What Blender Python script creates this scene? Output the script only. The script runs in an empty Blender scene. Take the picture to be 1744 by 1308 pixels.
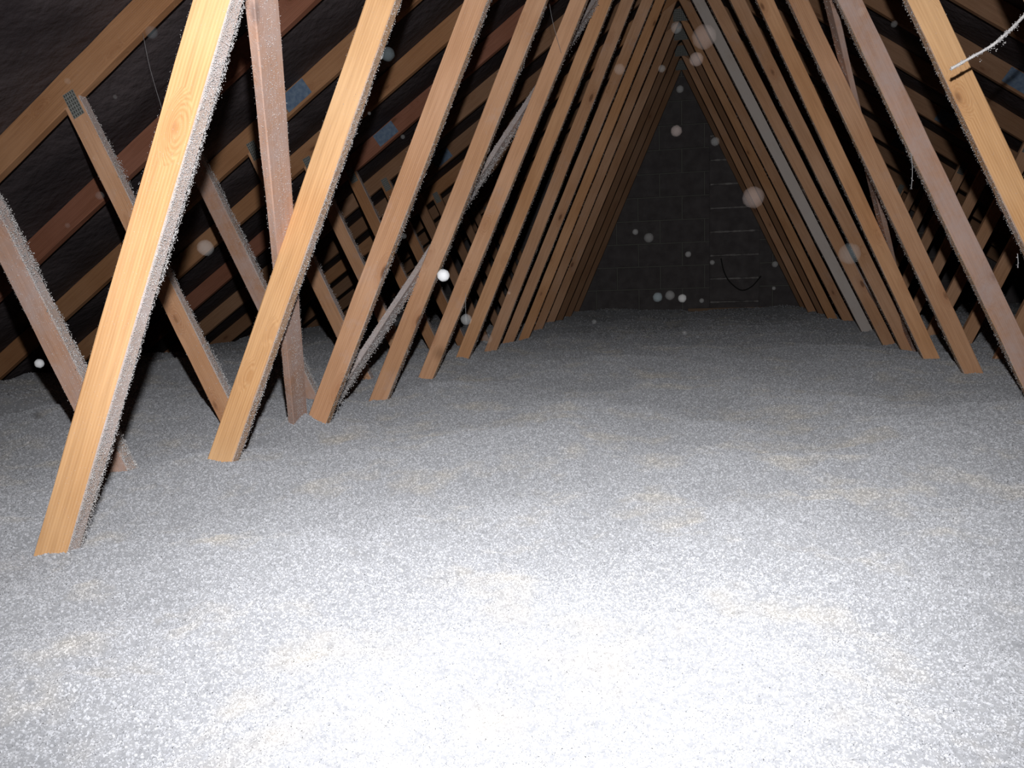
import bpy, bmesh, math, random
import numpy as np
from mathutils import Vector, Matrix, Quaternion

rng = np.random.default_rng(7)
random.seed(7)
scene = bpy.context.scene
COL = scene.collection

# ------------------------------------------------------------------ camera
CX = 0.0191
CAM_R = Vector((0.97774051, 0.20683421, -0.03525761))
CAM_U = Vector((0.00463392, 0.14671148, 0.98916847))
CAM_F = Vector((-0.20976657, 0.96731347, -0.14248731))
CAM_P = Vector((CX, 0.0, 0.0))
F_PX = 1379.12
cam_d = bpy.data.cameras.new('camera')
cam_d.sensor_width = 36.0
cam_d.sensor_fit = 'HORIZONTAL'
cam_d.lens = 36.0 * F_PX / 1744.0
cam_d.clip_start = 0.02
cam = bpy.data.objects.new('camera', cam_d)
cam.matrix_world = Matrix(((CAM_R.x, CAM_U.x, -CAM_F.x, CAM_P.x),
                           (CAM_R.y, CAM_U.y, -CAM_F.y, CAM_P.y),
                           (CAM_R.z, CAM_U.z, -CAM_F.z, CAM_P.z),
                           (0, 0, 0, 1)))
COL.objects.link(cam)
scene.camera = cam

# ------------------------------------------------------------------ world, flash, exposure
world = bpy.data.worlds.new('world')
world.use_nodes = True
world.node_tree.nodes['Background'].inputs[0].default_value = (0.62, 0.62, 0.8, 1)
world.node_tree.nodes['Background'].inputs[1].default_value = 0.0035
scene.world = world

fl = bpy.data.lights.new('camera_flash', 'SPOT')       # the camera's own flash, just above its lens
fl.energy = 242.0
fl.spot_size = math.radians(118)
fl.spot_blend = 1.0
fl.color = (1.0, 0.985, 0.985)
fl.shadow_soft_size = 0.012
flo = bpy.data.objects.new('camera_flash', fl)
flo.matrix_world = cam.matrix_world.copy()
flo.location = CAM_P + CAM_U * 0.205 + CAM_R * 0.008
COL.objects.link(flo)

scene.view_settings.view_transform = 'Standard'
scene.view_settings.look = 'None'
scene.view_settings.gamma = 1.0
scene.view_settings.use_curve_mapping = False
scene.view_settings.exposure = 0.0


def at(px, py, Y):
    """world point on the plane y = Y that stands at this place of the photograph"""
    d = CAM_R * (px - 872) / F_PX - CAM_U * (py - 654) / F_PX + CAM_F
    return CAM_P + d * (Y / d.y)


# ------------------------------------------------------------------ helpers
def link(o, parent=None):
    COL.objects.link(o)
    if parent is not None:
        o.parent = parent
    return o


def tag(o, label=None, cat=None, group=None, kind=None):
    if label: o['label'] = label
    if cat: o['category'] = cat
    if group: o['group'] = group
    if kind: o['kind'] = kind
    return o


def empty(name, loc):
    o = bpy.data.objects.new(name, None)
    o.empty_display_size = 0.1
    o.location = loc
    return link(o)


def mesh_obj(name, verts, faces, mats, parent=None, smooth=False):
    me = bpy.data.meshes.new(name)
    me.from_pydata([tuple(v) for v in verts], [], [tuple(f) for f in faces])
    for m in (mats if isinstance(mats, (list, tuple)) else [mats]):
        me.materials.append(m)
    if smooth:
        me.polygons.foreach_set('use_smooth', [True] * len(me.polygons))
    me.update()
    return link(bpy.data.objects.new(name, me), parent)


# ------------------------------------------------------------------ materials
def new_mat(name):
    m = bpy.data.materials.new(name)
    m.use_nodes = True
    nt = m.node_tree
    b = nt.nodes['Principled BSDF']
    return m, nt, b


def N(nt, typ, **kw):
    n = nt.nodes.new(typ)
    for k, v in kw.items():
        if k.startswith('i_'):
            n.inputs[k[2:].replace('_', ' ')].default_value = v
        else:
            setattr(n, k, v)
    return n


def ramp(nt, src, p0, p1, c0=(0, 0, 0, 1), c1=(1, 1, 1, 1)):
    r = N(nt, 'ShaderNodeValToRGB')
    r.color_ramp.elements[0].position = p0
    r.color_ramp.elements[1].position = p1
    r.color_ramp.elements[0].color = c0
    r.color_ramp.elements[1].color = c1
    nt.links.new(src, r.inputs[0])
    return r.outputs[0]


def mix(nt, fac, a, b, mode='MIX'):
    n = N(nt, 'ShaderNodeMix', data_type='RGBA', blend_type=mode)
    for sock, v in ((n.inputs[0], fac), (n.inputs[6], a), (n.inputs[7], b)):
        if isinstance(v, bpy.types.NodeSocket):
            nt.links.new(v, sock)
        else:
            sock.default_value = v
    return n.outputs[2]


def wood_mat(name, base, dark, dust, dustcol=(0.55, 0.46, 0.45, 1)):
    """sawn softwood: rings stretched along local X, knots, a film of dust"""
    m, nt, b = new_mat(name)
    L = nt.links
    tc = N(nt, 'ShaderNodeTexCoord')
    oi = N(nt, 'ShaderNodeObjectInfo')
    off = N(nt, 'ShaderNodeVectorMath', operation='SCALE')
    cmb = N(nt, 'ShaderNodeCombineXYZ')
    for i in range(3): L.new(oi.outputs['Random'], cmb.inputs[i])
    L.new(cmb.outputs[0], off.inputs[0]); off.inputs['Scale'].default_value = 37.0
    add = N(nt, 'ShaderNodeVectorMath', operation='ADD')
    L.new(tc.outputs['Object'], add.inputs[0]); L.new(off.outputs[0], add.inputs[1])
    # knots: sparse cells, a little longer than wide
    mk = N(nt, 'ShaderNodeMapping'); mk.inputs['Scale'].default_value = (3.4, 8.5, 8.5)
    L.new(add.outputs[0], mk.inputs[0])
    vo = N(nt, 'ShaderNodeTexVoronoi'); vo.inputs['Scale'].default_value = 1.0
    L.new(mk.outputs[0], vo.inputs['Vector'])
    knot_core = ramp(nt, vo.outputs['Distance'], 0.055, 0.10, (1, 1, 1, 1), (0, 0, 0, 1))
    knot_halo = ramp(nt, vo.outputs['Distance'], 0.05, 0.26, (1, 1, 1, 1), (0, 0, 0, 1))
    # grain bends round the knots
    mg = N(nt, 'ShaderNodeMapping'); mg.inputs['Scale'].default_value = (1.2, 26.0, 26.0)
    L.new(add.outputs[0], mg.inputs[0])
    kd = N(nt, 'ShaderNodeVectorMath', operation='SCALE'); kd.inputs['Scale'].default_value = 1.3
    L.new(knot_halo, kd.inputs[0])
    ag = N(nt, 'ShaderNodeVectorMath', operation='ADD')
    L.new(mg.outputs[0], ag.inputs[0]); L.new(kd.outputs[0], ag.inputs[1])
    wv = N(nt, 'ShaderNodeTexWave', wave_type='BANDS', bands_direction='Y')
    wv.inputs['Scale'].default_value = 1.9
    wv.inputs['Distortion'].default_value = 3.2
    wv.inputs['Detail'].default_value = 2.0
    wv.inputs['Detail Scale'].default_value = 0.5
    L.new(ag.outputs[0], wv.inputs['Vector'])
    fn = N(nt, 'ShaderNodeTexNoise'); fn.inputs['Scale'].default_value = 5.0; fn.inputs['Detail'].default_value = 5.0
    L.new(ag.outputs[0], fn.inputs['Vector'])
    big = N(nt, 'ShaderNodeTexNoise'); big.inputs['Scale'].default_value = 2.6; big.inputs['Detail'].default_value = 2.0
    L.new(add.outputs[0], big.inputs['Vector'])
    c = mix(nt, ramp(nt, wv.outputs['Fac'], 0.05, 1.0, (0, 0, 0, 1), (.55, .55, .55, 1)), base, dark)
    nlight = (min(.9, base[0] * 1.12), min(.8, base[1] * 1.18), min(.6, base[2] * 1.3), 1)
    c = mix(nt, ramp(nt, big.outputs['Fac'], 0.38, 0.68), c, nlight)
    cc = N(nt, 'ShaderNodeMix', data_type='RGBA', blend_type='MULTIPLY')
    cc.inputs[0].default_value = 0.30
    L.new(c, cc.inputs[6]); L.new(ramp(nt, fn.outputs['Fac'], 0.30, 0.62, (0.45, 0.35, 0.28, 1), (1, 1, 1, 1)), cc.inputs[7])
    c = cc.outputs[2]
    kh = N(nt, 'ShaderNodeMath', operation='MULTIPLY'); kh.inputs[1].default_value = 0.38
    L.new(knot_halo, kh.inputs[0])
    c = mix(nt, kh.outputs[0], c, (dark[0] * 0.75, dark[1] * 0.62, dark[2] * 0.55, 1))
    kc = N(nt, 'ShaderNodeMath', operation='MULTIPLY'); kc.inputs[1].default_value = 0.75
    L.new(knot_core, kc.inputs[0])
    c = mix(nt, kc.outputs[0], c, (0.17, 0.075, 0.035, 1))
    # per piece tone
    tone = N(nt, 'ShaderNodeMapRange'); tone.inputs['To Min'].default_value = 0.84; tone.inputs['To Max'].default_value = 1.04
    L.new(oi.outputs['Random'], tone.inputs['Value'])
    tn = N(nt, 'ShaderNodeMix', data_type='RGBA', blend_type='MULTIPLY'); tn.inputs[0].default_value = 1.0
    L.new(c, tn.inputs[6]); L.new(tone.outputs[0], tn.inputs[7])
    c = tn.outputs[2]
    # dust film: patches and fine specks
    dn = N(nt, 'ShaderNodeTexNoise'); dn.inputs['Scale'].default_value = 7.0; dn.inputs['Detail'].default_value = 8.0
    dn.inputs['Roughness'].default_value = 0.75
    L.new(add.outputs[0], dn.inputs['Vector'])
    lo = 0.80 - dust * 0.62
    df = ramp(nt, dn.outputs['Fac'], lo, lo + 0.30)
    sp = N(nt, 'ShaderNodeTexNoise'); sp.inputs['Scale'].default_value = 330.0; sp.inputs['Detail'].default_value = 2.0
    L.new(add.outputs[0], sp.inputs['Vector'])
    sf = ramp(nt, sp.outputs['Fac'], 0.66, 0.72)
    mx = N(nt, 'ShaderNodeMath', operation='MULTIPLY'); mx.inputs[1].default_value = 0.25 + dust * 0.6
    L.new(df, mx.inputs[0])
    m2 = N(nt, 'ShaderNodeMath', operation='MULTIPLY'); m2.inputs[1].default_value = 0.25 + 0.5 * dust
    L.new(sf, m2.inputs[0])
    sm = N(nt, 'ShaderNodeMath', operation='MAXIMUM'); L.new(mx.outputs[0], sm.inputs[0]); L.new(m2.outputs[0], sm.inputs[1])
    c = mix(nt, sm.outputs[0], c, dustcol)
    L.new(c, b.inputs['Base Color'])
    b.inputs['Roughness'].default_value = 0.78
    b.inputs['Specular IOR Level'].default_value = 0.25
    bp = N(nt, 'ShaderNodeBump'); bp.inputs['Strength'].default_value = 0.35; bp.inputs['Distance'].default_value = 0.0015
    L.new(fn.outputs['Fac'], bp.inputs['Height']); L.new(bp.outputs[0], b.inputs['Normal'])
    return m


PINE = (0.82, 0.48, 0.23, 1)
PINE_D = (0.66, 0.33, 0.13, 1)
M_clean = wood_mat('pine_clean', PINE, PINE_D, 0.10)
M_mid = wood_mat('pine_light_dust', (0.70, 0.395, 0.22, 1), (0.56, 0.27, 0.13, 1), 0.40)
M_orange = wood_mat('pine_orange', (0.74, 0.40, 0.20, 1), (0.60, 0.28, 0.115, 1), 0.25)
M_dusty = wood_mat('pine_dusty', (0.58, 0.34, 0.225, 1), (0.48, 0.255, 0.15, 1), 0.70)
M_grey = wood_mat('pine_grey_dust', (0.50, 0.37, 0.29, 1), (0.38, 0.27, 0.2, 1), 0.95, (0.50, 0.45, 0.45, 1))
M_pale = wood_mat('pine_pale_dust', (0.62, 0.52, 0.44, 1), (0.5, 0.4, 0.32, 1), 0.95, (0.66, 0.60, 0.56, 1))
M_red = wood_mat('pine_reddish', (0.38, 0.16, 0.095, 1), (0.28, 0.105, 0.06, 1), 0.16, (0.3, 0.24, 0.24, 1))
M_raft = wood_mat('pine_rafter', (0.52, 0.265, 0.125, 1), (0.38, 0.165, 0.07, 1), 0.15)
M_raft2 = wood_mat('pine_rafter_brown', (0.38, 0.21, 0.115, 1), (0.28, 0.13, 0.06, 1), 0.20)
M_edge2 = wood_mat('pine_part_dusty_edge', (0.60, 0.37, 0.21, 1), (0.5, 0.27, 0.13, 1), 0.62, (0.56, 0.52, 0.53, 1))
M_edge = wood_mat('pine_dust_coated_edge', (0.50, 0.38, 0.30, 1), (0.46, 0.29, 0.18, 1), 0.78, (0.54, 0.48, 0.48, 1))


def plain(name, col, rough=0.9, spec=0.2, bump=None, var=None):
    m, nt, b = new_mat(name)
    b.inputs['Base Color'].default_value = col
    b.inputs['Roughness'].default_value = rough
    b.inputs['Specular IOR Level'].default_value = spec
    tc = N(nt, 'ShaderNodeTexCoord')
    if var:
        n = N(nt, 'ShaderNodeTexNoise'); n.inputs['Scale'].default_value = var[0]; n.inputs['Detail'].default_value = 6
        nt.links.new(tc.outputs['Object'], n.inputs['Vector'])
        nt.links.new(ramp(nt, n.outputs['Fac'], 0.35, 0.68, col, var[1]), b.inputs['Base Color'])
    if bump:
        n = N(nt, 'ShaderNodeTexNoise'); n.inputs['Scale'].default_value = bump[0]; n.inputs['Detail'].default_value = 6
        nt.links.new(tc.outputs['Object'], n.inputs['Vector'])
        bp = N(nt, 'ShaderNodeBump'); bp.inputs['Strength'].default_value = bump[1]; bp.inputs['Distance'].default_value = bump[2]
        nt.links.new(n.outputs['Fac'], bp.inputs['Height']); nt.links.new(bp.outputs[0], b.inputs['Normal'])
    return m


M_fluff = plain('insulation_fluff', (0.66, 0.65, 0.66, 1), 1.0, 0.0, None, (60, (0.80, 0.79, 0.78, 1)))
M_plate = plain('galvanised_plate', (0.20, 0.21, 0.20, 1), 0.55, 0.5, (180, 0.4, 0.001), (90, (0.30, 0.31, 0.29, 1)))
M_tooth = plain('plate_slot', (0.055, 0.055, 0.05, 1), 0.8)
M_blue = plain('blue_grey_plate', (0.11, 0.17, 0.27, 1), 0.6, 0.4, (120, 0.5, 0.001), (45, (0.20, 0.27, 0.36, 1)))
M_felt = plain('roof_underlay_felt', (0.046, 0.037, 0.041, 1), 0.85, 0.3, (22, 1.0, 0.014), (3.0, (0.10, 0.082, 0.086, 1)))
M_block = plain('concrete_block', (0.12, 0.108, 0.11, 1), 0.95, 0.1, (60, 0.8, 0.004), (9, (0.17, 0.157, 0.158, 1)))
M_mortar = plain('mortar', (0.22, 0.22, 0.20, 1), 0.95, 0.1, (80, 0.8, 0.004))
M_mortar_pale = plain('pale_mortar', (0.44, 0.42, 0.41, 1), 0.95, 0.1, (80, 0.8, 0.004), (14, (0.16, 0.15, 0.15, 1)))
M_cable = plain('black_cable', (0.02, 0.02, 0.02, 1), 0.6)
M_thread = plain('cobweb_thread', (0.5, 0.5, 0.52, 1), 0.9)
M_board = plain('ceiling_board', (0.35, 0.33, 0.31, 1), 0.95)
M_plug = plain('batten_wood', (0.32, 0.22, 0.15, 1), 0.9)


def insulation_mat():
    m, nt, b = new_mat('loose_insulation')
    L = nt.links
    tc = N(nt, 'ShaderNodeTexCoord')
    geo = N(nt, 'ShaderNodeNewGeometry')
    pn = N(nt, 'ShaderNodeTexNoise'); pn.inputs['Scale'].default_value = 5.0; pn.inputs['Detail'].default_value = 5.0
    pn.inputs['Roughness'].default_value = 0.62
    L.new(geo.outputs['Position'], pn.inputs['Vector'])
    warm = ramp(nt, pn.outputs['Fac'], 0.52, 0.72)
    fn = N(nt, 'ShaderNodeTexNoise'); fn.inputs['Scale'].default_value = 95.0; fn.inputs['Detail'].default_value = 3.0
    L.new(geo.outputs['Position'], fn.inputs['Vector'])
    v = ramp(nt, fn.outputs['Fac'], 0.30, 0.70, (0.39, 0.402, 0.43, 1), (0.495, 0.507, 0.535, 1))
    v2 = ramp(nt, fn.outputs['Fac'], 0.30, 0.70, (0.475, 0.45, 0.41, 1), (0.61, 0.58, 0.53, 1))
    wf = N(nt, 'ShaderNodeMath', operation='MULTIPLY'); wf.inputs[1].default_value = 0.8
    L.new(warm, wf.inputs[0])
    c = mix(nt, wf.outputs[0], v, v2)
    # random tone per flake, painting in pale glints and dark gap shadows
    at_ = N(nt, 'ShaderNodeAttribute', attribute_type='INSTANCER', attribute_name='shade')
    sc = N(nt, 'ShaderNodeMapRange'); sc.inputs['To Min'].default_value = 0.72; sc.inputs['To Max'].default_value = 1.3
    L.new(at_.outputs['Fac'], sc.inputs['Value'])
    t = N(nt, 'ShaderNodeMix', data_type='RGBA', blend_type='MULTIPLY'); t.inputs[0].default_value = 1.0
    L.new(c, t.inputs[6]); L.new(sc.outputs[0], t.inputs[7])
    # fibre crumbs: matt, and a little light passes through them
    df = N(nt, 'ShaderNodeBsdfDiffuse'); tl = N(nt, 'ShaderNodeBsdfTranslucent'); mx = N(nt, 'ShaderNodeMixShader')
    df.inputs['Roughness'].default_value = 1.0
    mx.inputs[0].default_value = 0.20
    L.new(t.outputs[2], df.inputs['Color']); L.new(t.outputs[2], tl.inputs['Color'])
    L.new(df.outputs[0], mx.inputs[1]); L.new(tl.outputs[0], mx.inputs[2])
    L.new(mx.outputs[0], nt.nodes['Material Output'].inputs['Surface'])
    nt.nodes.remove(b)
    bp = N(nt, 'ShaderNodeBump'); bp.inputs['Strength'].default_value = 0.6; bp.inputs['Distance'].default_value = 0.004
    bn = N(nt, 'ShaderNodeTexNoise'); bn.inputs['Scale'].default_value = 170.0; bn.inputs['Detail'].default_value = 4.0
    L.new(geo.outputs['Position'], bn.inputs['Vector'])
    L.new(bn.outputs['Fac'], bp.inputs['Height']); L.new(bp.outputs[0], df.inputs['Normal'])
    return m


M_ins = insulation_mat()

# ------------------------------------------------------------------ measures
T0, DT, NT = 1.3155, 0.6, 14
T = [T0 + DT * i for i in range(NT)]
ZT = -0.77                       # top of the ceiling boards under the insulation
RS, RTOP = 0.686, 2.13           # rafter slope and height of its top edge at the ridge
RV = 0.10 * math.sqrt(1 + RS * RS)
RBOT = RTOP - RV
GY = 9.34                        # face of the gable wall
LEFTW = {0: (1.013, .455), 1: (1.018, .471), 2: (1.016, .475), 3: (1.015, .477), 4: (1.009, .473), 5: (1.009, .458),
         6: (0.990, .442), 7: (0.998, .455), 8: (0.997, .445), 9: (1.002, .449), 10: (1.0, .452), 11: (1.004, .45), 12: (1.0, .452), 13: (1.0, .455)}
RIGHTW = {0: (1.015, .472), 1: (1.02, .472), 2: (1.017, .475), 3: (1.026, .476), 4: (1.009, .465), 5: (1.009, .459), 6: (1.032, .480),
          7: (1.042, .497), 8: (1.051, .498), 9: (1.047, .497), 10: (1.03, .48), 11: (1.045, .485), 12: (1.03, .48), 13: (1.04, .485)}


# ------------------------------------------------------------------ insulation height
def vnoise(x, y, s, seed):
    r = np.random.default_rng(seed).random((256, 256))
    u, v = x / s, y / s
    iu, iv = np.floor(u).astype(int), np.floor(v).astype(int)
    fu, fv = u - iu, v - iv
    fu = fu * fu * (3 - 2 * fu); fv = fv * fv * (3 - 2 * fv)
    g = lambda a, b: r[a & 255, b & 255]
    return (g(iu, iv) * (1 - fu) * (1 - fv) + g(iu + 1, iv) * fu * (1 - fv) + g(iu, iv + 1) * (1 - fu) * fv + g(iu + 1, iv + 1) * fu * fv) - 0.5


BUMPS = [(0.2, 3.4, .03), (0.9, 2.4, .015), (-0.3, 2.2, .01), (-2.2, 2.6, .05), (-2.7, 4.0, .06)]


HEAPS = [(-1.26, 2.47, .06, .045), (-0.95, 3.3, .02, .12), (-1.47, 2.55, .03, .06),
         (-0.4, 2.9, .018, .1), (0.5, 2.9, .018, .12), (1.1, 2.6, .02, .15)]


def height0(x, y):
    x = np.asarray(x, float); y = np.asarray(y, float)
    h = np.full(x.shape, -0.516)
    for bx, by, a in BUMPS:
        h = h + a * np.exp(-((x - bx) ** 2 + (y - by) ** 2) / (2 * 0.2 ** 2))
    for bx, by, a, sg in HEAPS:
        h = h + a * np.exp(-((x - bx) ** 2 + (y - by) ** 2) / (2 * sg ** 2))
    far = np.clip((y - 5.0) / 3.5, 0, 1)
    h = h - 0.02 * far
    h = h + 0.055 * vnoise(x + 9, y + 9, 0.62, 1) * np.clip(y / 2.5, .35, 1) + 0.046 * vnoise(x + 9, y + 9, 0.24, 2)
    k = np.clip(1.25 - y / 6.0, .08, 1)
    h = h + k * (0.020 * vnoise(x + 9, y + 9, 0.075, 3) + 0.012 * vnoise(x + 9, y + 9, 0.031, 4) + 0.006 * vnoise(x + 9, y + 9, 0.016, 5))
    return h


# the bed meets the foot of each web at the height seen there
FEET = [(-1.20, T[0], -.533), (-1.19, T[1], -.490), (-1.19, T[2], -.497), (-1.197, T[3], -.524), (-1.20, T[4], -.523), (-1.174, T[5], -.492), (-1.205, T[6], -.518),
        (-1.23, T[8], -.565), (1.18, T[3], -.526), (1.21, T[4], -.513), (1.22, T[5], -.521), (1.24, T[6], -.552), (1.25, T[7], -.585), (1.21, T[8], -.565), (-1.46, T[1], -.518)]
CORR = []


def height(x, y):
    h = height0(x, y)
    for bx, by, a in CORR:
        h = h + a * np.exp(-((x - bx) ** 2 + (y - by) ** 2) / (2 * 0.14 ** 2))
    return h


for _ in range(3):
    for fx, fy, fz in FEET:
        u_, w_ = np.meshgrid(np.linspace(-.035, .035, 5), np.linspace(-.03, 0, 4))
        CORR.append((fx, fy, fz - float(height(fx + u_, fy + w_).mean())))


def axis(breaks):
    out = []
    for a, b, s in breaks:
        n = max(1, int(round((b - a) / s)))
        out += list(a + (b - a) * np.arange(n) / n)
    out.append(breaks[-1][1])
    return np.array(out)


gx = axis([(-3.7, -2.4, .035), (-2.4, -1.5, .02), (-1.5, 1.4, .010), (1.4, 2.0, .02), (2.0, 3.7, .035)])
gy = axis([(-0.6, 0.35, .03), (0.35, 2.6, .010), (2.6, 5.0, .017), (5.0, GY - .02, .03)])
XX, YY = np.meshgrid(gx, gy)
HH = height(XX, YY)
nx, ny = len(gx), len(gy)
me = bpy.data.meshes.new('loose_fill_insulation')
co = np.stack([XX, YY, HH], -1).reshape(-1, 3)
idx = np.arange(nx * ny).reshape(ny, nx)
quads = np.stack([idx[:-1, :-1], idx[:-1, 1:], idx[1:, 1:], idx[1:, :-1]], -1).reshape(-1, 4)
me.vertices.add(len(co)); me.vertices.foreach_set('co', co.ravel())
me.loops.add(quads.size); me.loops.foreach_set('vertex_index', quads.ravel())
me.polygons.add(len(quads))
me.polygons.foreach_set('loop_start', np.arange(0, quads.size, 4))
me.polygons.foreach_set('loop_total', np.full(len(quads), 4))
me.update(calc_edges=True)
me.materials.append(M_ins)
dist = np.sqrt((co[:, 0]) ** 2 + co[:, 1] ** 2 + .25)
fs = 0.0007 + 0.00072 * dist
dens = 0.28 / fs ** 2 * np.clip(1.30 - dist / 6.0, .10, 1)
lat = np.abs(co[:, 0])
dens *= np.where((co[:, 1] < 0.25), 0.1, 1.0) * np.where(lat > 2.6, 0.35, 1.0)
dens *= np.where(lat > 0.95 * co[:, 1] + 0.75, 0.12, 1.0)
for nm, arr in (('dens', dens), ('fsize', fs)):
    a = me.attributes.new(nm, 'FLOAT', 'POINT'); a.data.foreach_set('value', arr.astype(np.float32))
insul = bpy.data.objects.new('loose_fill_insulation', me)
link(insul)
tag(insul, 'thick bed of pale grey loose-fill insulation covering the whole attic floor', 'insulation', kind='stuff')

ng = bpy.data.node_groups.new('insulation_flakes', 'GeometryNodeTree')
ng.interface.new_socket('Geometry', in_out='INPUT', socket_type='NodeSocketGeometry')
ng.interface.new_socket('Geometry', in_out='OUTPUT', socket_type='NodeSocketGeometry')
gi = ng.nodes.new('NodeGroupInput'); go = ng.nodes.new('NodeGroupOutput')
dp = ng.nodes.new('GeometryNodeDistributePointsOnFaces'); dp.distribute_method = 'RANDOM'
na = ng.nodes.new('GeometryNodeInputNamedAttribute'); na.data_type = 'FLOAT'; na.inputs['Name'].default_value = 'dens'
nf = ng.nodes.new('GeometryNodeInputNamedAttribute'); nf.data_type = 'FLOAT'; nf.inputs['Name'].default_value = 'fsize'
ng.links.new(gi.outputs[0], dp.inputs['Mesh'])
ng.links.new(na.outputs['Attribute'], dp.inputs['Density'])
join_kinds = ng.nodes.new('GeometryNodeGeometryToInstance')
kinds = []
for k in range(4):
    ico = ng.nodes.new('GeometryNodeMeshIcoSphere'); ico.inputs['Radius'].default_value = 1.0; ico.inputs['Subdivisions'].default_value = 1
    rv = ng.nodes.new('FunctionNodeRandomValue'); rv.data_type = 'FLOAT_VECTOR'
    rv.inputs[0].default_value = (-0.5, -0.5, -0.5); rv.inputs[1].default_value = (0.5, 0.5, 0.5)
    rv.inputs['Seed'].default_value = 11 + k
    sp = ng.nodes.new('GeometryNodeSetPosition')
    ng.links.new(ico.outputs['Mesh'], sp.inputs['Geometry']); ng.links.new(rv.outputs[0], sp.inputs['Offset'])
    ss = ng.nodes.new('GeometryNodeSetShadeSmooth'); ss.inputs['Shade Smooth'].default_value = True
    ng.links.new(sp.outputs[0], ss.inputs[0])
    sm_ = ng.nodes.new('GeometryNodeSetMaterial'); sm_.inputs['Material'].default_value = M_ins
    ng.links.new(ss.outputs[0], sm_.inputs['Geometry'])
    kinds.append(sm_)
g2i = ng.nodes.new('GeometryNodeGeometryToInstance')
for s in kinds: ng.links.new(s.outputs[0], g2i.inputs[0])
iop = ng.nodes.new('GeometryNodeInstanceOnPoints')
iop.inputs['Pick Instance'].default_value = True
ng.links.new(dp.outputs['Points'], iop.inputs['Points'])
ng.links.new(g2i.outputs[0], iop.inputs['Instance'])
rr = ng.nodes.new('FunctionNodeRandomValue'); rr.data_type = 'FLOAT_VECTOR'
rr.inputs[0].default_value = (0, 0, 0); rr.inputs[1].default_value = (6.283, 6.283, 6.283)
ng.links.new(rr.outputs[0], iop.inputs['Rotation'])
rs = ng.nodes.new('FunctionNodeRandomValue'); rs.data_type = 'FLOAT_VECTOR'
rs.inputs[0].default_value = (0.45, 0.45, 0.45); rs.inputs[1].default_value = (1.35, 1.35, 1.35); rs.inputs['Seed'].default_value = 5
vm = ng.nodes.new('ShaderNodeVectorMath'); vm.operation = 'SCALE'
ng.links.new(rs.outputs[0], vm.inputs[0]); ng.links.new(nf.outputs['Attribute'], vm.inputs['Scale'])
ng.links.new(vm.outputs[0], iop.inputs['Scale'])
st = ng.nodes.new('GeometryNodeStoreNamedAttribute'); st.data_type = 'FLOAT'; st.domain = 'INSTANCE'
st.inputs['Name'].default_value = 'shade'
rsh = ng.nodes.new('FunctionNodeRandomValue'); rsh.data_type = 'FLOAT'; rsh.inputs['Seed'].default_value = 9
ng.links.new(rsh.outputs[1], st.inputs['Value'])
ng.links.new(iop.outputs[0], st.inputs['Geometry'])
jn = ng.nodes.new('GeometryNodeJoinGeometry')
ng.links.new(gi.outputs[0], jn.inputs[0]); ng.links.new(st.outputs[0], jn.inputs[0])
ng.links.new(jn.outputs[0], go.inputs[0])
md = insul.modifiers.new('flakes', 'NODES'); md.node_group = ng

# ------------------------------------------------------------------ room shell
W = 4.12
fo = mesh_obj('floor', [(-W, -.8, ZT - .02), (W, -.8, ZT - .02), (W, GY + .1, ZT - .02), (-W, GY + .1, ZT - .02),
                        (-W, -.8, ZT - .035), (W, -.8, ZT - .035), (W, GY + .1, ZT - .035), (-W, GY + .1, ZT - .035)],
              [(0, 1, 2, 3), (7, 6, 5, 4), (0, 4, 5, 1), (1, 5, 6, 2), (2, 6, 7, 3), (3, 7, 4, 0)], M_board)
tag(fo, kind='structure')


def felt(side):
    """underlay sagging between the rafters, in creases that run along the roof"""
    ys = np.arange(-0.75, GY + 0.001, 0.045)
    xs = np.linspace(0.0, W + .02, 90)
    X, Y = np.meshgrid(xs, ys)
    ph = ((Y - T0 - 0.0175) / DT) % 1.0
    sag = np.sin(np.pi * ph) ** 1.3
    slope = 0.030 + 0.016 * vnoise(X * 1 + 20, Y * .5 + 20 + (5 if side > 0 else 0), 0.5, 12)
    wr = 0.020 * vnoise(X + 3, Y * .33 + 7, 0.11, 13 + side) + 0.010 * vnoise(X + 3, Y * .4 + 7, 0.05, 15 + side)
    Z = RTOP - RS * X + 0.004 - sag * (slope + np.abs(wr)) * 1.1
    v = np.stack([side * X, Y, Z], -1).reshape(-1, 3)
    n, m_ = len(xs), len(ys)
    ii = np.arange(n * m_).reshape(m_, n)
    q = np.stack([ii[:-1, :-1], ii[:-1, 1:], ii[1:, 1:], ii[1:, :-1]], -1).reshape(-1, 4)
    return v, q


va, qa = felt(-1); vb, qb = felt(1)
ce = mesh_obj('ceiling', np.concatenate([va, vb]), np.concatenate([qa, qb + len(va)]), M_felt, smooth=True)
tag(ce, kind='structure')

# gable wall of concrete blocks -------------------------------------------------
CH, BL = 0.2535, 0.484
wall = empty('wall_back', (0, GY, ZT))
tag(wall, kind='structure')
wv_ = [(-W, .018, 0), (W, .018, 0), (0, .018, RTOP - ZT + .03), (-W, .2, 0), (W, .2, 0), (0, .2, RTOP - ZT + .03)]
mesh_obj('mortar', wv_, [(0, 1, 2), (5, 4, 3), (0, 3, 4, 1), (1, 4, 5, 2), (2, 5, 3, 0)], M_mortar, wall)


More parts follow.
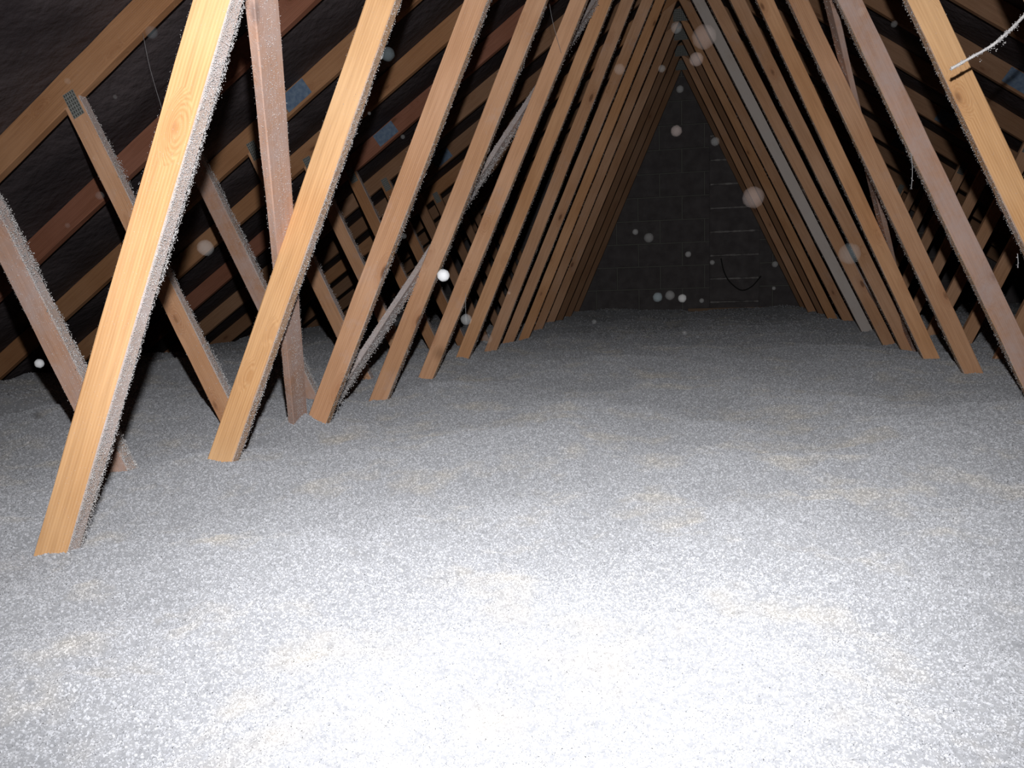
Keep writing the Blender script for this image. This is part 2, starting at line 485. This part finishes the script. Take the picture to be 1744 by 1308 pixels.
def block_mesh(pts, dep, jit, mat=None, y0=0.0):
    """prism over a polygon in the wall plane, its front edges slightly eased"""
    n = len(pts)
    cx_ = sum(p[0] for p in pts) / n; cz_ = sum(p[1] for p in pts) / n
    v = []
    for (k, yy) in ((0.0, dep), (0.0, y0 + .004), (.006, y0)):
        for x, z in pts:
            dx, dz = cx_ - x, cz_ - z
            l = math.hypot(dx, dz) or 1
            v.append((x + dx / l * k, yy + jit, z + dz / l * k))
    f = [tuple(range(2 * n, 3 * n))]
    for r in (0, 1):
        for i in range(n):
            j = (i + 1) % n
            f.append((r * n + i, r * n + j, (r + 1) * n + j, (r + 1) * n + i))
    return v, f


def clip_slope(pts, side):
    """clip a polygon (x, z local) under the roof line on one side"""
    def ins(p): return (RTOP - ZT - .02) - RS * side * p[0] - p[1]
    out = []
    for i in range(len(pts)):
        a, b = pts[i], pts[(i + 1) % len(pts)]
        ia, ib = ins(a), ins(b)
        if ia >= 0: out.append(a)
        if (ia >= 0) != (ib >= 0):
            t = ia / (ia - ib)
            out.append((a[0] + (b[0] - a[0]) * t, a[1] + (b[1] - a[1]) * t))
    return out


PX0, PX1 = 0.279, 0.279 + 0.53      # the pier that stands on the gable, right of its middle
z_off = -0.033
for r in range(13):
    z0, z1 = max(-.015, z_off + r * CH), z_off + (r + 1) * CH - .011
    st_ = -W - (BL / 2 if r % 2 else 0)
    k = 0
    while st_ + k * BL < W:
        x0, x1 = st_ + k * BL, st_ + (k + 1) * BL - .011
        k += 1
        if x0 > PX0 - .02 and x1 < PX1 + .02: continue
        pts = [(x0, z0), (x1, z0), (x1, z1), (x0, z1)]
        for s in (1, -1):
            if pts: pts = clip_slope(pts, s)
        if len(pts) < 3: continue
        area = abs(sum(pts[i][0] * pts[(i + 1) % len(pts)][1] - pts[(i + 1) % len(pts)][0] * pts[i][1] for i in range(len(pts)))) / 2
        if area < .008: continue
        v, f = block_mesh(pts, .05, random.uniform(-.003, .003))
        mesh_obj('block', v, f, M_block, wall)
# pier blocks, one per course, with pale mortar squeezed out of the beds
for r in range(11):
    z0, z1 = z_off + r * CH + .10, z_off + (r + 1) * CH + .10 - .016
    if z1 > (RTOP - ZT) - RS * PX1 - .06: break
    v, f = block_mesh([(PX0, z0), (PX1, z0), (PX1, z1), (PX0, z1)], .03, -.10)
    mesh_obj('block', v, f, M_block, wall)
    nseg = 14
    v = []; f = []
    for i in range(nseg + 1):
        x = PX0 + .012 + (PX1 - PX0 - .024) * i / nseg
        h = .009 + .010 * random.random(); d = -.104 - .010 * random.random()
        zc = z1 + .008
        v += [(x, -.08, zc - h), (x, d, zc - h * .6), (x, d, zc + h * .5), (x, -.08, zc + h)]
    for i in range(nseg):
        for j in range(4):
            a, b_ = i * 4 + j, i * 4 + (j + 1) % 4
            f.append((a, b_, b_ + 4, a + 4))
    mesh_obj('mortar_bed', v, f, M_mortar_pale, wall)
# plate that runs along the foot of the gable
pa = at(1172, 531, GY - .12); pb = at(1312, 530, GY - .12)
pz = -0.522
tr = mesh_obj('trim_1', [(pa.x, GY - .13, pz - .07), (pb.x, GY - .13, pz - .07), (pb.x, GY - .13, pz), (pa.x, GY - .13, pz),
                         (pa.x, GY - .10, pz - .07), (pb.x, GY - .10, pz - .07), (pb.x, GY - .10, pz), (pa.x, GY - .10, pz)],
              [(0, 1, 2, 3), (7, 6, 5, 4), (3, 2, 6, 7), (0, 4, 5, 1), (0, 3, 7, 4), (1, 5, 6, 2)], M_plug)
tag(tr, kind='structure')


# ------------------------------------------------------------------ timber
def beam_mesh(name, length, w, t, mats, cut0=None, cut1=None, edge_side=0, seed=0, seg=0.12, bow=0.0):
    """timber along +X, width along Y, thickness along Z; cuts are (point, normal) in this frame; edge_side = the Y side that is dust-coated"""
    r = np.random.default_rng(seed + 100)
    c = 0.0022
    hw, ht = w / 2, t / 2
    prof = [(-hw + c, -ht), (hw - c, -ht), (hw, -ht + c), (hw, ht - c), (hw - c, ht), (-hw + c, ht), (-hw, ht - c), (-hw, -ht + c)]
    n = max(2, int(length / seg))
    v = []
    for i in range(n + 1):
        x = length * i / n
        wob = r.normal(0, .0006, (8, 2))
        by = bow * math.sin(math.pi * i / n)
        for k, (py, pz_) in enumerate(prof):
            yy, zz = py + wob[k, 0] + by, pz_ + wob[k, 1]
            xx = x
            if i == 0 and cut0:
                p, nn = cut0
                xx = (p.dot(nn) - nn.y * yy - nn.z * zz) / nn.x
            if i == n and cut1:
                p, nn = cut1
                xx = (p.dot(nn) - nn.y * yy - nn.z * zz) / nn.x
            v.append((xx, yy, zz))
    f = []; mi = []
    for i in range(n):
        for k in range(8):
            a, b_ = i * 8 + k, i * 8 + (k + 1) % 8
            f.append((a, b_, b_ + 8, a + 8))
            side = 1 if k in (1, 2, 3) else (-1 if k in (5, 6, 7) else 0)
            mi.append(1 if (edge_side and side == edge_side and len(mats) > 1) else 0)
    f.append(tuple(range(7, -1, -1))); mi.append(0)
    f.append(tuple(range(n * 8, n * 8 + 8))); mi.append(0)
    me = bpy.data.meshes.new(name)
    me.from_pydata(v, [], f)
    for m in mats: me.materials.append(m)
    me.polygons.foreach_set('material_index', mi)
    me.update()
    return me


def frame(p0, p1, zdir):
    x = (p1 - p0).normalized()
    z = (zdir - x * zdir.dot(x)).normalized()
    y = z.cross(x)
    return Matrix(((x.x, y.x, z.x, p0.x), (x.y, y.y, z.y, p0.y), (x.z, y.z, z.z, p0.z), (0, 0, 0, 1)))


def timber(name, parent, p0, p1, w, t, mats, cut0=None, cut1=None, edge_side=0, seed=0, zdir=Vector((0, 1, 0)), bow=0.0):
    """p0, p1 in the parent's space; returns the object"""
    M = frame(p0, p1, zdir)
    Mi = M.inverted()
    R = Mi.to_3x3()
    loc = lambda c: None if c is None else (Mi @ c[0], R @ c[1])
    me = beam_mesh(name, (p1 - p0).length, w, t, mats, loc(cut0), loc(cut1), edge_side, seed, bow=bow)
    o = link(bpy.data.objects.new(name, me), parent)
    o.matrix_local = M
    return o


TETRA = np.array([(1, 1, 1), (1, -1, -1), (-1, 1, -1), (-1, -1, 1)], float) / 1.73


def flecks(name, parent, pts, size, mat=None, stretch=None):
    """many tiny irregular crumbs joined in one mesh (stuff); pts in the parent's frame"""
    n = len(pts)
    q = rng.normal(size=(n, 4)); q /= np.linalg.norm(q, axis=1, keepdims=True)
    w, x, y, z = q.T
    R = np.stack([1 - 2 * (y * y + z * z), 2 * (x * y - w * z), 2 * (x * z + w * y),
                  2 * (x * y + w * z), 1 - 2 * (x * x + z * z), 2 * (y * z - w * x),
                  2 * (x * z - w * y), 2 * (y * z + w * x), 1 - 2 * (x * x + y * y)], -1).reshape(n, 3, 3)
    tt = TETRA[None] * rng.uniform(.5, 1.3, (n, 4, 1))
    if stretch is not None:
        tt = tt * np.stack([stretch, np.ones(n) * .55, np.ones(n) * .55], -1)[:, None, :]
    v = np.einsum('nij,nkj->nki', R, tt) * np.asarray(size).reshape(-1, 1, 1) + np.asarray(pts)[:, None, :]
    v = v.reshape(-1, 3)
    base = np.array([(0, 1, 2), (0, 3, 1), (0, 2, 3), (1, 3, 2)])
    f = (base[None] + (np.arange(n) * 4)[:, None, None]).reshape(-1, 3)
    me = bpy.data.meshes.new(name)
    me.vertices.add(len(v)); me.vertices.foreach_set('co', v.ravel())
    me.loops.add(f.size); me.loops.foreach_set('vertex_index', f.ravel())
    me.polygons.add(len(f)); me.polygons.foreach_set('loop_start', np.arange(0, f.size, 3)); me.polygons.foreach_set('loop_total', np.full(len(f), 3))
    me.update(calc_edges=True)
    me.materials.append(mat or M_fluff)
    o = link(bpy.data.objects.new(name, me), parent)
    o['kind'] = 'stuff'
    return o


def fluff_on(beam, length, w, t, side, amount, x0=0.0, faces=0.06, size=.0026, tuft=0.004, heap=0.0, lowbias=0.0):
    """crumbs of insulation stuck to one narrow side of a timber (side = +-1 in Y), over its edges and sparsely on the wide face"""
    n = int(amount)
    u = rng.random(n)
    if lowbias: u = u ** (1 + lowbias)
    x = x0 + u * (length - x0)
    patch = vnoise(x * 1.0 + 50, x * 0 + beam.location.y * 3 + 50, .09, 31) + .5
    keep = rng.random(n) < (.35 + .9 * patch)
    x = x[keep]; patch = patch[keep]; n = len(x)
    z = rng.uniform(-t / 2, t / 2, n)
    # crowd the two arrises so that the outline turns furry
    edge = rng.random(n) < .45
    z = np.where(edge, np.sign(z) * t / 2 + rng.normal(0, .0012, n), z)
    y = side * (w / 2 + np.abs(rng.normal(0, tuft, n)) * (0.4 + 1.2 * patch) + heap * patch * (1 - (z / (t / 2)) ** 2))
    pts = np.stack([x, y, z], -1)
    sz = rng.uniform(.45, 1.3, n) * size
    m = int(n * faces)
    xf = x0 + rng.random(m) * (length - x0)
    yf = rng.uniform(-w / 2, w / 2, m)
    yf = np.where(rng.random(m) < .4, side * w / 2 - side * np.abs(rng.normal(0, .006, m)), yf)
    pf = np.stack([xf, yf, np.full(m, -t / 2 - .0004)], -1)
    pts = np.concatenate([pts, pf]); sz = np.concatenate([sz, rng.uniform(.3, .8, m) * size])
    # other arris, thin
    k = int(n * .14)
    xe = x0 + rng.random(k) * (length - x0)
    pe = np.stack([xe, -side * (w / 2 + np.abs(rng.normal(0, .0015, k))), rng.uniform(-t / 2, t / 2, k)], -1)
    pts = np.concatenate([pts, pe]); sz = np.concatenate([sz, rng.uniform(.3, .8, k) * size])
    return flecks('dust_fluff', beam, pts, sz, stretch=rng.uniform(.8, 1.8, len(pts)))


# plates -----------------------------------------------------------------------
def plate_mesh(name, L_, w, nx_, ny_, mat, slots=True):
    """punched truss plate: a thin plate with rows of raised slot lips"""
    v = []; f = []; mi = []

    def box(cx, cy, sx, sy, z0, z1, m):
        b = len(v)
        for zz in (z0, z1):
            v.extend([(cx - sx, cy - sy, zz), (cx + sx, cy - sy, zz), (cx + sx, cy + sy, zz), (cx - sx, cy + sy, zz)])
        for q in ((3, 2, 1, 0), (4, 5, 6, 7), (0, 1, 5, 4), (1, 2, 6, 5), (2, 3, 7, 6), (3, 0, 4, 7)):
            f.append(tuple(b + i for i in q)); mi.append(m)
    box(0, 0, L_ / 2, w / 2, -.0014, 0.0006, 0)
    if slots:
        for i in range(nx_):
            for j in range(ny_):
                cx = -L_ / 2 + (i + .5) * L_ / nx_; cy = -w / 2 + (j + .5) * w / ny_
                box(cx, cy, L_ / nx_ * .30, w / ny_ * .2, -.0019, -.0013, 1)
                box(cx + L_ / nx_ * .38, cy, L_ / nx_ * .07, w / ny_ * .22, -.0026, -.0013, 0)
    me = bpy.data.meshes.new(name)
    me.from_pydata(v, [], f)
    me.materials.append(mat); me.materials.append(M_tooth if mat is M_plate else mat)
    me.polygons.foreach_set('material_index', mi)
    me.update()
    return me


PM_joint = plate_mesh('nail_plate', .088, .046, 7, 5, M_plate)
PM_blue = plate_mesh('splice_plate', .150, .082, 10, 6, M_blue)
PM_apex = plate_mesh('ridge_plate', .14, .10, 9, 7, M_plate)


def plate(name, me, parent, x, z, ang):
    o = link(bpy.data.objects.new(name, me), parent)
    o.location = (x, -.0012, z)
    # local X along the timber, local Z pointing away from the viewer's side (-y)
    o.rotation_euler = (0, 0, 0)
    d = Vector((math.cos(ang), 0, math.sin(ang)))
    zz = Vector((0, 1, 0)); yy = zz.cross(d)
    o.matrix_local = Matrix(((d.x, yy.x, zz.x, x), (d.y, yy.y, zz.y, -.0008), (d.z, yy.z, zz.z, z), (0, 0, 0, 1)))
    return o


TH = 0.035
WEBW = 0.0705
LABELS = [
    'nearest roof truss, its broad bright left web with a furry white edge at far left',
    'second roof truss from the camera, its smooth orange left web crossing the upright dusty brace',
    'third roof truss, small punched plate at top left, knotty right web behind the dusty string',
    'fourth roof truss, dark reddish left rafter behind the nearest web, pinkish dusty right web',
    'fifth roof truss, blue splice plate on its left rafter just right of the upright brace',
    'sixth roof truss from the camera, golden left web with ring-shaped brown marks above its foot',
    'seventh roof truss, blue splice plate on its left rafter between the second and third webs',
    'eighth roof truss, its left web with one large dark knot halfway up',
    'ninth roof truss from the camera, its right web pale grey under a coat of dust',
    'tenth roof truss from the camera, just beyond the pale dusty right web',
    'eleventh roof truss from the camera, two beyond the pale dusty right web',
    'twelfth roof truss from the camera, third from the block gable, dim brown',
    'thirteenth roof truss from the camera, next to last before the block gable',
    'last roof truss, darkest and smallest, standing against the block gable wall',
]
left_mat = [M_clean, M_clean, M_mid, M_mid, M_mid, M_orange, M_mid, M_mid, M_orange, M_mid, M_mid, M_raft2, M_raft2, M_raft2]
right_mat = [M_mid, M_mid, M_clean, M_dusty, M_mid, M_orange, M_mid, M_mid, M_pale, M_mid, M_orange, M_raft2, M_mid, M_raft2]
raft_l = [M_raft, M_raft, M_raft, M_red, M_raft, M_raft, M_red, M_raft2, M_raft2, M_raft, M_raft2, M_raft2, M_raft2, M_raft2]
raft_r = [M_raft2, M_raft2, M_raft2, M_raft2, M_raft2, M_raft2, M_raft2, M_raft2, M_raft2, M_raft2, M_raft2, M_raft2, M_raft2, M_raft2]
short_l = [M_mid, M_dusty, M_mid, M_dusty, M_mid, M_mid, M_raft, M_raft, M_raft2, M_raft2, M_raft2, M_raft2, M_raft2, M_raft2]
fl_long = [36000, 9000, 4200, 2600, 1800, 1300, 900, 700, 400, 300, 0, 0, 0, 0]
fl_short = [0, 6500, 3600, 4200, 1500, 900, 600, 400, 0, 0, 0, 0, 0, 0]
fl_long_r = [0, 0, 3600, 3000, 1900, 1200, 900, 600, 400, 300, 0, 0, 0, 0]

for i in range(NT):
    ty = T[i]
    tr_ = empty('roof_truss', (0, ty, ZT))
    tag(tr_, LABELS[i], 'roof truss', 'roof trusses along the attic')
    yc = TH / 2
    P = lambda x, z: Vector((x, yc, z - ZT))
    for s in (-1, 1):
        x0, sl = (LEFTW if s < 0 else RIGHTW)[i]
        # rafter
        nrm = Vector((s * RS, 0, 1)).normalized()
        mid = RTOP - RV / 2
        a = P(s * 4.05, mid - RS * 4.05); b_ = P(0, mid)
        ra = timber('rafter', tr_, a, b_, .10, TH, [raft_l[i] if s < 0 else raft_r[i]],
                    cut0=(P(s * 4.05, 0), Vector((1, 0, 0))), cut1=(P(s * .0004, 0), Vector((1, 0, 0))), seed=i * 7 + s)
        # long inner web
        under = (P(0, RBOT - .0008), nrm)
        xb = x0 - .0385
        z0 = -.745
        a = P(s * (xb - sl * z0), z0); b_ = P(s * (xb - sl * 1.9), 1.9)
        # inner side in the local frame: direction towards the ridge line, x decreasing in |x|
        M = frame(a, b_, Vector((0, 1, 0)))
        inner = 1 if (M.to_3x3() @ Vector((0, 1, 0))).x * -s > 0 else -1
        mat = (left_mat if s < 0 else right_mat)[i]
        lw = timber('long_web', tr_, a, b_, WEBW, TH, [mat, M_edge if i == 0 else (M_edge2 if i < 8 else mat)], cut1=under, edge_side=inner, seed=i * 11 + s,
                    bow=0.0)
        nfl = (fl_long if s < 0 else fl_long_r)[i]
        if nfl:
            L_ = (b_ - a).length
            if i == 0:
                fluff_on(lw, L_, WEBW, TH, inner, nfl, x0=.2, size=.0014, tuft=.0027, lowbias=.0)
            else:
                fluff_on(lw, L_, WEBW, TH, inner, nfl, x0=.2, size=.0017 + .0002 * i, tuft=.0017)
        # short outer web
        a = P(s * (1.762 + .444 * z0), z0); b_ = P(s * (1.762 + .444 * .62), .62)
        M = frame(a, b_, Vector((0, 1, 0)))
        up = 1 if (M.to_3x3() @ Vector((0, 1, 0))).x * -s > 0 else -1
        sm2 = short_l[i] if s < 0 else M_mid
        sw = timber('short_web', tr_, a, b_, .072, TH, [sm2, M_edge if (i < 8 and s < 0) else sm2], cut1=under, edge_side=up, seed=i * 13 + s)
        if s < 0 and fl_short[i]:
            fluff_on(sw, (b_ - a).length, .072, TH, up, fl_short[i], x0=.15, size=.0032, tuft=.004,
                     heap=.012 if i in (1, 3) else .004, faces=.35 if i in (1, 3) else .15, lowbias=.5)
        # plates
        ja = math.atan2(1, -s * -.444) if s > 0 else math.atan2(1, -.444)
        plate('nail_plate', PM_joint, tr_, s * 2.028, .606 - ZT, ja)
        if i in (4, 6, 8, 10):
            xx = s * (1.79 if s < 0 else 1.745)
            plate('splice_plate', PM_blue, tr_, xx, RTOP - RV / 2 - RS * abs(xx) + .004 - ZT, math.atan2(-s * RS, 1))
    plate('ridge_plate', PM_apex, tr_, 0, RTOP - .085 - ZT, 0.0)

# little heap pressed against the foot of two webs is part of the bed (see BUMPS)

# ------------------------------------------------------------------ diagonal braces on the outer side of the long webs
BT, BW = 0.022, 0.078


def on_web_plane(px, py, side, off=0.013):
    """point of the view ray that lies on the outer face of the long webs"""
    d = at(px, py, 1.0) - CAM_P
    # side*x = 1.014 - .467 z + off
    A0 = 1.014 + off * 1.1
    k = (A0 - side * CAM_P.x) / (side * d.x + .467 * d.z)
    return CAM_P + d * k


def brace(pA, pB, side, label, mat, mats2, name='diagonal_brace', nfl=3000, w=BW, size=.003, heap=.0008, off=.013):
    p0 = on_web_plane(pA[0], pA[1], side, off); p1 = on_web_plane(pB[0], pB[1], side, off)
    d = (p1 - p0).normalized()
    # bury the foot, run the head on
    p0 = p0 - d * pA[2]; p1 = p1 + d * pB[2]
    n = Vector((side, 0, .467)).normalized()
    root = empty(name, p0)
    tag(root, label, 'timber brace', 'diagonal braces nailed behind the long webs')
    q0 = Vector((0, 0, 0)); q1 = p1 - p0
    bd = timber('board', root, q0, q1, w, BT, [mat], zdir=n * -1.0, seed=len(label))
    L_ = (q1 - q0).length
    m = int(nfl)
    u = rng.random(m) ** 1.2 * L_
    yy = rng.normal(0, w * .24, m).clip(-w / 2, w / 2)
    ed = rng.random(m) < .35
    yy = np.where(ed, np.sign(rng.random(m) - .5) * (w / 2 + np.abs(rng.normal(0, .0018, m))), yy)
    zz = np.where(ed, rng.uniform(-BT / 2, BT / 2, m), BT / 2 + .0004 + np.abs(rng.normal(0, heap, m)))
    flecks('dust_fluff', bd, np.stack([u, yy, zz], -1), rng.uniform(.4, 1.25, m) * size, stretch=rng.uniform(.8, 1.8, m))
    print('BRACE', name, tuple(round(c, 3) for c in p0), tuple(round(c, 3) for c in p1))
    return root


brace((508, 716, .22), (446, 0, .75), -1, 'steep dusty brace standing nearly upright behind the second left web', M_dusty, None, nfl=9000, w=.078, size=.0014)
brace((597, 640, .20), (1008, 12, 1.6), -1, 'grey dust-coated brace slanting up away from the foot of the third left web', M_grey, None, nfl=12000, w=.072, size=.0036, heap=.006)
brace((1548, 572, .20), (1413, 0, 1.2), 1, 'brace rising towards the camera on the right, seen between two pinkish webs', M_dusty, None, nfl=1500, w=.078, size=.003)
brace((1545, 592, .20), (1450, 446, 4.0), 1, 'thin grey brace slanting up away from the camera behind the right webs', M_grey, None, nfl=900, w=.06, size=.003, off=.037)


# ------------------------------------------------------------------ strings and threads
def tube_mesh(name, pts, rad, mat, sides=6, parent=None, loc=None):
    pts = [Vector(p) for p in pts]
    o0 = loc or Vector((0, 0, 0))
    v = []; f = []
    for i, p in enumerate(pts):
        t = (pts[min(i + 1, len(pts) - 1)] - pts[max(i - 1, 0)]).normalized()
        a = t.orthogonal().normalized() if i == 0 else (a - t * a.dot(t)).normalized()
        b_ = t.cross(a)
        r_ = rad[i] if hasattr(rad, '__len__') else rad
        for k in range(sides):
            th = 2 * math.pi * k / sides
            v.append(p - o0 + (a * math.cos(th) + b_ * math.sin(th)) * r_)
    for i in range(len(pts) - 1):
        for k in range(sides):
            j = (k + 1) % sides
            f.append((i * sides + k, i * sides + j, (i + 1) * sides + j, (i + 1) * sides + k))
    f.append(tuple(range(sides - 1, -1, -1))); f.append(tuple((len(pts) - 1) * sides + k for k in range(sides)))
    o = mesh_obj(name, v, f, mat, parent, smooth=True)
    o.location = o0
    return o


def spline(ctrl, n):
    out = []
    c = [ctrl[0]] + list(ctrl) + [ctrl[-1]]
    for i in range(1, len(c) - 2):
        for k in range(n):
            t = k / n
            p0, p1, p2, p3 = c[i - 1], c[i], c[i + 1], c[i + 2]
            out.append(0.5 * ((2 * p1) + (p2 - p0) * t + (2 * p0 - 5 * p1 + 4 * p2 - p3) * t * t + (3 * p1 - p0 - 3 * p2 + p3) * t ** 3))
    out.append(Vector(ctrl[-1]))
    return out


YS = 2.19
cp = [at(1620, 117, YS), at(1652, 99, YS), at(1690, 77, YS - .02), at(1716, 55, YS - .04), at(1744, 27, YS - .08), at(1775, -8, YS - .13), at(1812, -54, T[1] + .045)]
sp_ = spline(cp, 8)
root = tube_mesh('dusty_string', sp_, [.0030 + .0012 * random.random() for _ in sp_], M_fluff, 7)
tag(root, 'pale fluff-coated string hanging loose in front of the knotty right web', 'string')
n = 900
ii = rng.integers(0, len(sp_) - 1, n)
tt = rng.random(n)
P0 = np.array([tuple(p) for p in sp_])
q = P0[ii] * (1 - tt[:, None]) + P0[ii + 1] * tt[:, None] + rng.normal(0, .0022, (n, 3))
drip = (rng.random(n) < .35) & (ii > 10) & (ii < 30)
cl = np.floor(ii / 3).astype(int)
q[:, 2] -= np.where(drip, np.abs(rng.normal(0, .007, n)) * (cl % 2 + .3), 0)
flecks('dust_fluff', root, q, rng.uniform(.0010, .0024, n))


def thread(p, rad, label, beads=0, name='cobweb_thread'):
    o = tube_mesh(name, spline([Vector(a) for a in p], 4), rad, M_thread, 5)
    tag(o, label, 'cobweb')
    if beads:
        P_ = np.array([tuple(a) for a in spline([Vector(a) for a in p], 6)])
        k = rng.integers(0, len(P_), beads)
        flecks('dust_fluff', o, P_[k] + rng.normal(0, .003, (beads, 3)), rng.uniform(.0012, .0028, beads))
    return o


thread([at(243, 56, 2.5), at(256, 118, 2.47), at(276, 186, 2.44)], .00045, 'fine cobweb thread hanging from the big upper left rafter')
thread([at(934, -4, 3.6), at(942, 40, 3.62), at(956, 90, 3.66)], .0006, 'fine cobweb thread at top centre, in front of the fifth left web')
thread([at(1552, 262, 3.05), at(1554, 292, 3.05), at(1552, 322, 3.05)], .0012, 'short crumb-laden cobweb dangling beside the pinkish right web', 26)
thread([at(1733, 432, 2.5), at(1734, 446, 2.5), at(1733, 456, 2.5)], .001, 'tiny cobweb dangling at the right edge under the knotty web', 6)
thread([at(793, 500, 3.7), at(793, 525, 3.7), at(794, 550, 3.7)], .0009, 'single cobweb strand hanging low between two left webs near the floor', 3)

# dark cable looped against the gable pier
cb = spline([at(1228, 440, GY - .16), at(1233, 462, GY - .16), at(1243, 480, GY - .16), at(1262, 494, GY - .16), at(1280, 488, GY - .16), at(1296, 470, GY - .16)], 6)
c_ = tube_mesh('hanging_cable', cb, .006, M_cable, 6)
tag(c_, 'thin black cable hanging in a loop against the gable wall', 'cable')


# ------------------------------------------------------------------ airborne dust
def mote_mat(name, col, op):
    m = bpy.data.materials.new(name); m.use_nodes = True
    nt = m.node_tree
    for n_ in list(nt.nodes): nt.nodes.remove(n_)
    out = nt.nodes.new('ShaderNodeOutputMaterial'); mx = nt.nodes.new('ShaderNodeMixShader')
    tr = nt.nodes.new('ShaderNodeBsdfTransparent'); df = nt.nodes.new('ShaderNodeBsdfDiffuse')
    df.inputs[0].default_value = col
    mx.inputs[0].default_value = op
    nt.links.new(tr.outputs[0], mx.inputs[1]); nt.links.new(df.outputs[0], mx.inputs[2]); nt.links.new(mx.outputs[0], out.inputs[0])
    return m


MM = {'w': mote_mat('mote_white', (.95, .97, 1, 1), .18), 'p': mote_mat('mote_pinkish', (.8, .66, .62, 1), .018),
      'b': mote_mat('mote_bluish', (.6, .72, .78, 1), .013), 'm': mote_mat('mote_pale', (.75, .75, .75, 1), .028),
      's': mote_mat('mote_small', (.75, .75, .75, 1), .010)}
motes = [(755, 469, 11, 'w', 'brightest white dust speck floating before the fourth left web'),
         (350, 422, 15, 'm', 'round pale dust speck floating behind the upper half of the nearest left web'),
         (67, 619, 9, 'w', 'small bright dust speck floating low at the left edge'),
         (1199, 63, 19, 'p', 'largest pinkish dust speck floating near the ridge'),
         (1186, 101, 11, 'p', 'pinkish dust speck just below the largest one near the ridge'),
         (1283, 336, 17, 'p', 'large pale dust speck floating over the right webs beside the dark gable'),
         (1447, 432, 17, 'b', 'large faint dust speck floating over the lower right webs'),
         (794, 544, 10, 'm', 'round dust speck floating at the end of the low cobweb strand'),
         (660, 92, 12, 'b', 'faint dust speck floating at the edge of the second left web'),
         (258, 55, 11, 'b', 'faint dust speck floating under the big upper left rafter'),
         (1152, 223, 9, 'p', 'pinkish dust speck floating high before the dark gable'),
         (1162, 508, 7, 'm', 'pale dust speck floating low before the gable, right one of a row'),
         (1120, 506, 8, 'b', 'faint dust speck floating low before the gable, left one of a row')]


def sphere(bm, c, r):
    res = bmesh.ops.create_icosphere(bm, subdivisions=3, radius=r)
    n3 = rng.normal(0, .03, (len(res['verts']), 3))
    for k, v_ in enumerate(res['verts']):
        v_.co += Vector(v_.co * float(n3[k, 0])) + c


for px, py, r, k, lab in motes:
    Y = 1.12 + .25 * rng.random()
    bm = bmesh.new(); sphere(bm, Vector((0, 0, 0)), r * Y / F_PX)
    me = bpy.data.meshes.new('dust_speck'); bm.to_mesh(me); bm.free()
    me.materials.append(MM[k])
    me.polygons.foreach_set('use_smooth', [True] * len(me.polygons))
    o = link(bpy.data.objects.new('dust_speck', me)); o.location = at(px, py, Y)
    tag(o, lab, 'dust speck', 'large dust specks in the air')
small = [(1127, 117, 6), (1218, 241, 7), (830, 577, 9), (170, 333, 8), (115, 384, 5), (688, 402, 5), (1172, 433, 5), (1166, 567, 4), (1195, 512, 4),
         (1082, 395, 5), (1105, 405, 8), (1523, 41, 5), (1467, 20, 7), (778, 693, 6), (867, 499, 3), (1152, 47, 9), (1158, 152, 6), (1320, 450, 5),
         (1055, 118, 9), (1141, 503, 8), (196, 165, 4), (115, 138, 6), (629, 193, 3), (1012, 548, 4), (1213, 447, 4), (1318, 491, 3), (686, 233, 4), (160, 270, 3)]
bm = bmesh.new()
for px, py, r in small:
    Y = 1.15 + .3 * rng.random()
    sphere(bm, at(px, py, Y), r * Y / F_PX)
me = bpy.data.meshes.new('airborne_dust'); bm.to_mesh(me); bm.free()
me.materials.append(MM['s'])
me.polygons.foreach_set('use_smooth', [True] * len(me.polygons))
o = link(bpy.data.objects.new('airborne_dust', me))
tag(o, 'many tiny pale dust specks drifting in the attic air', 'dust', kind='stuff')
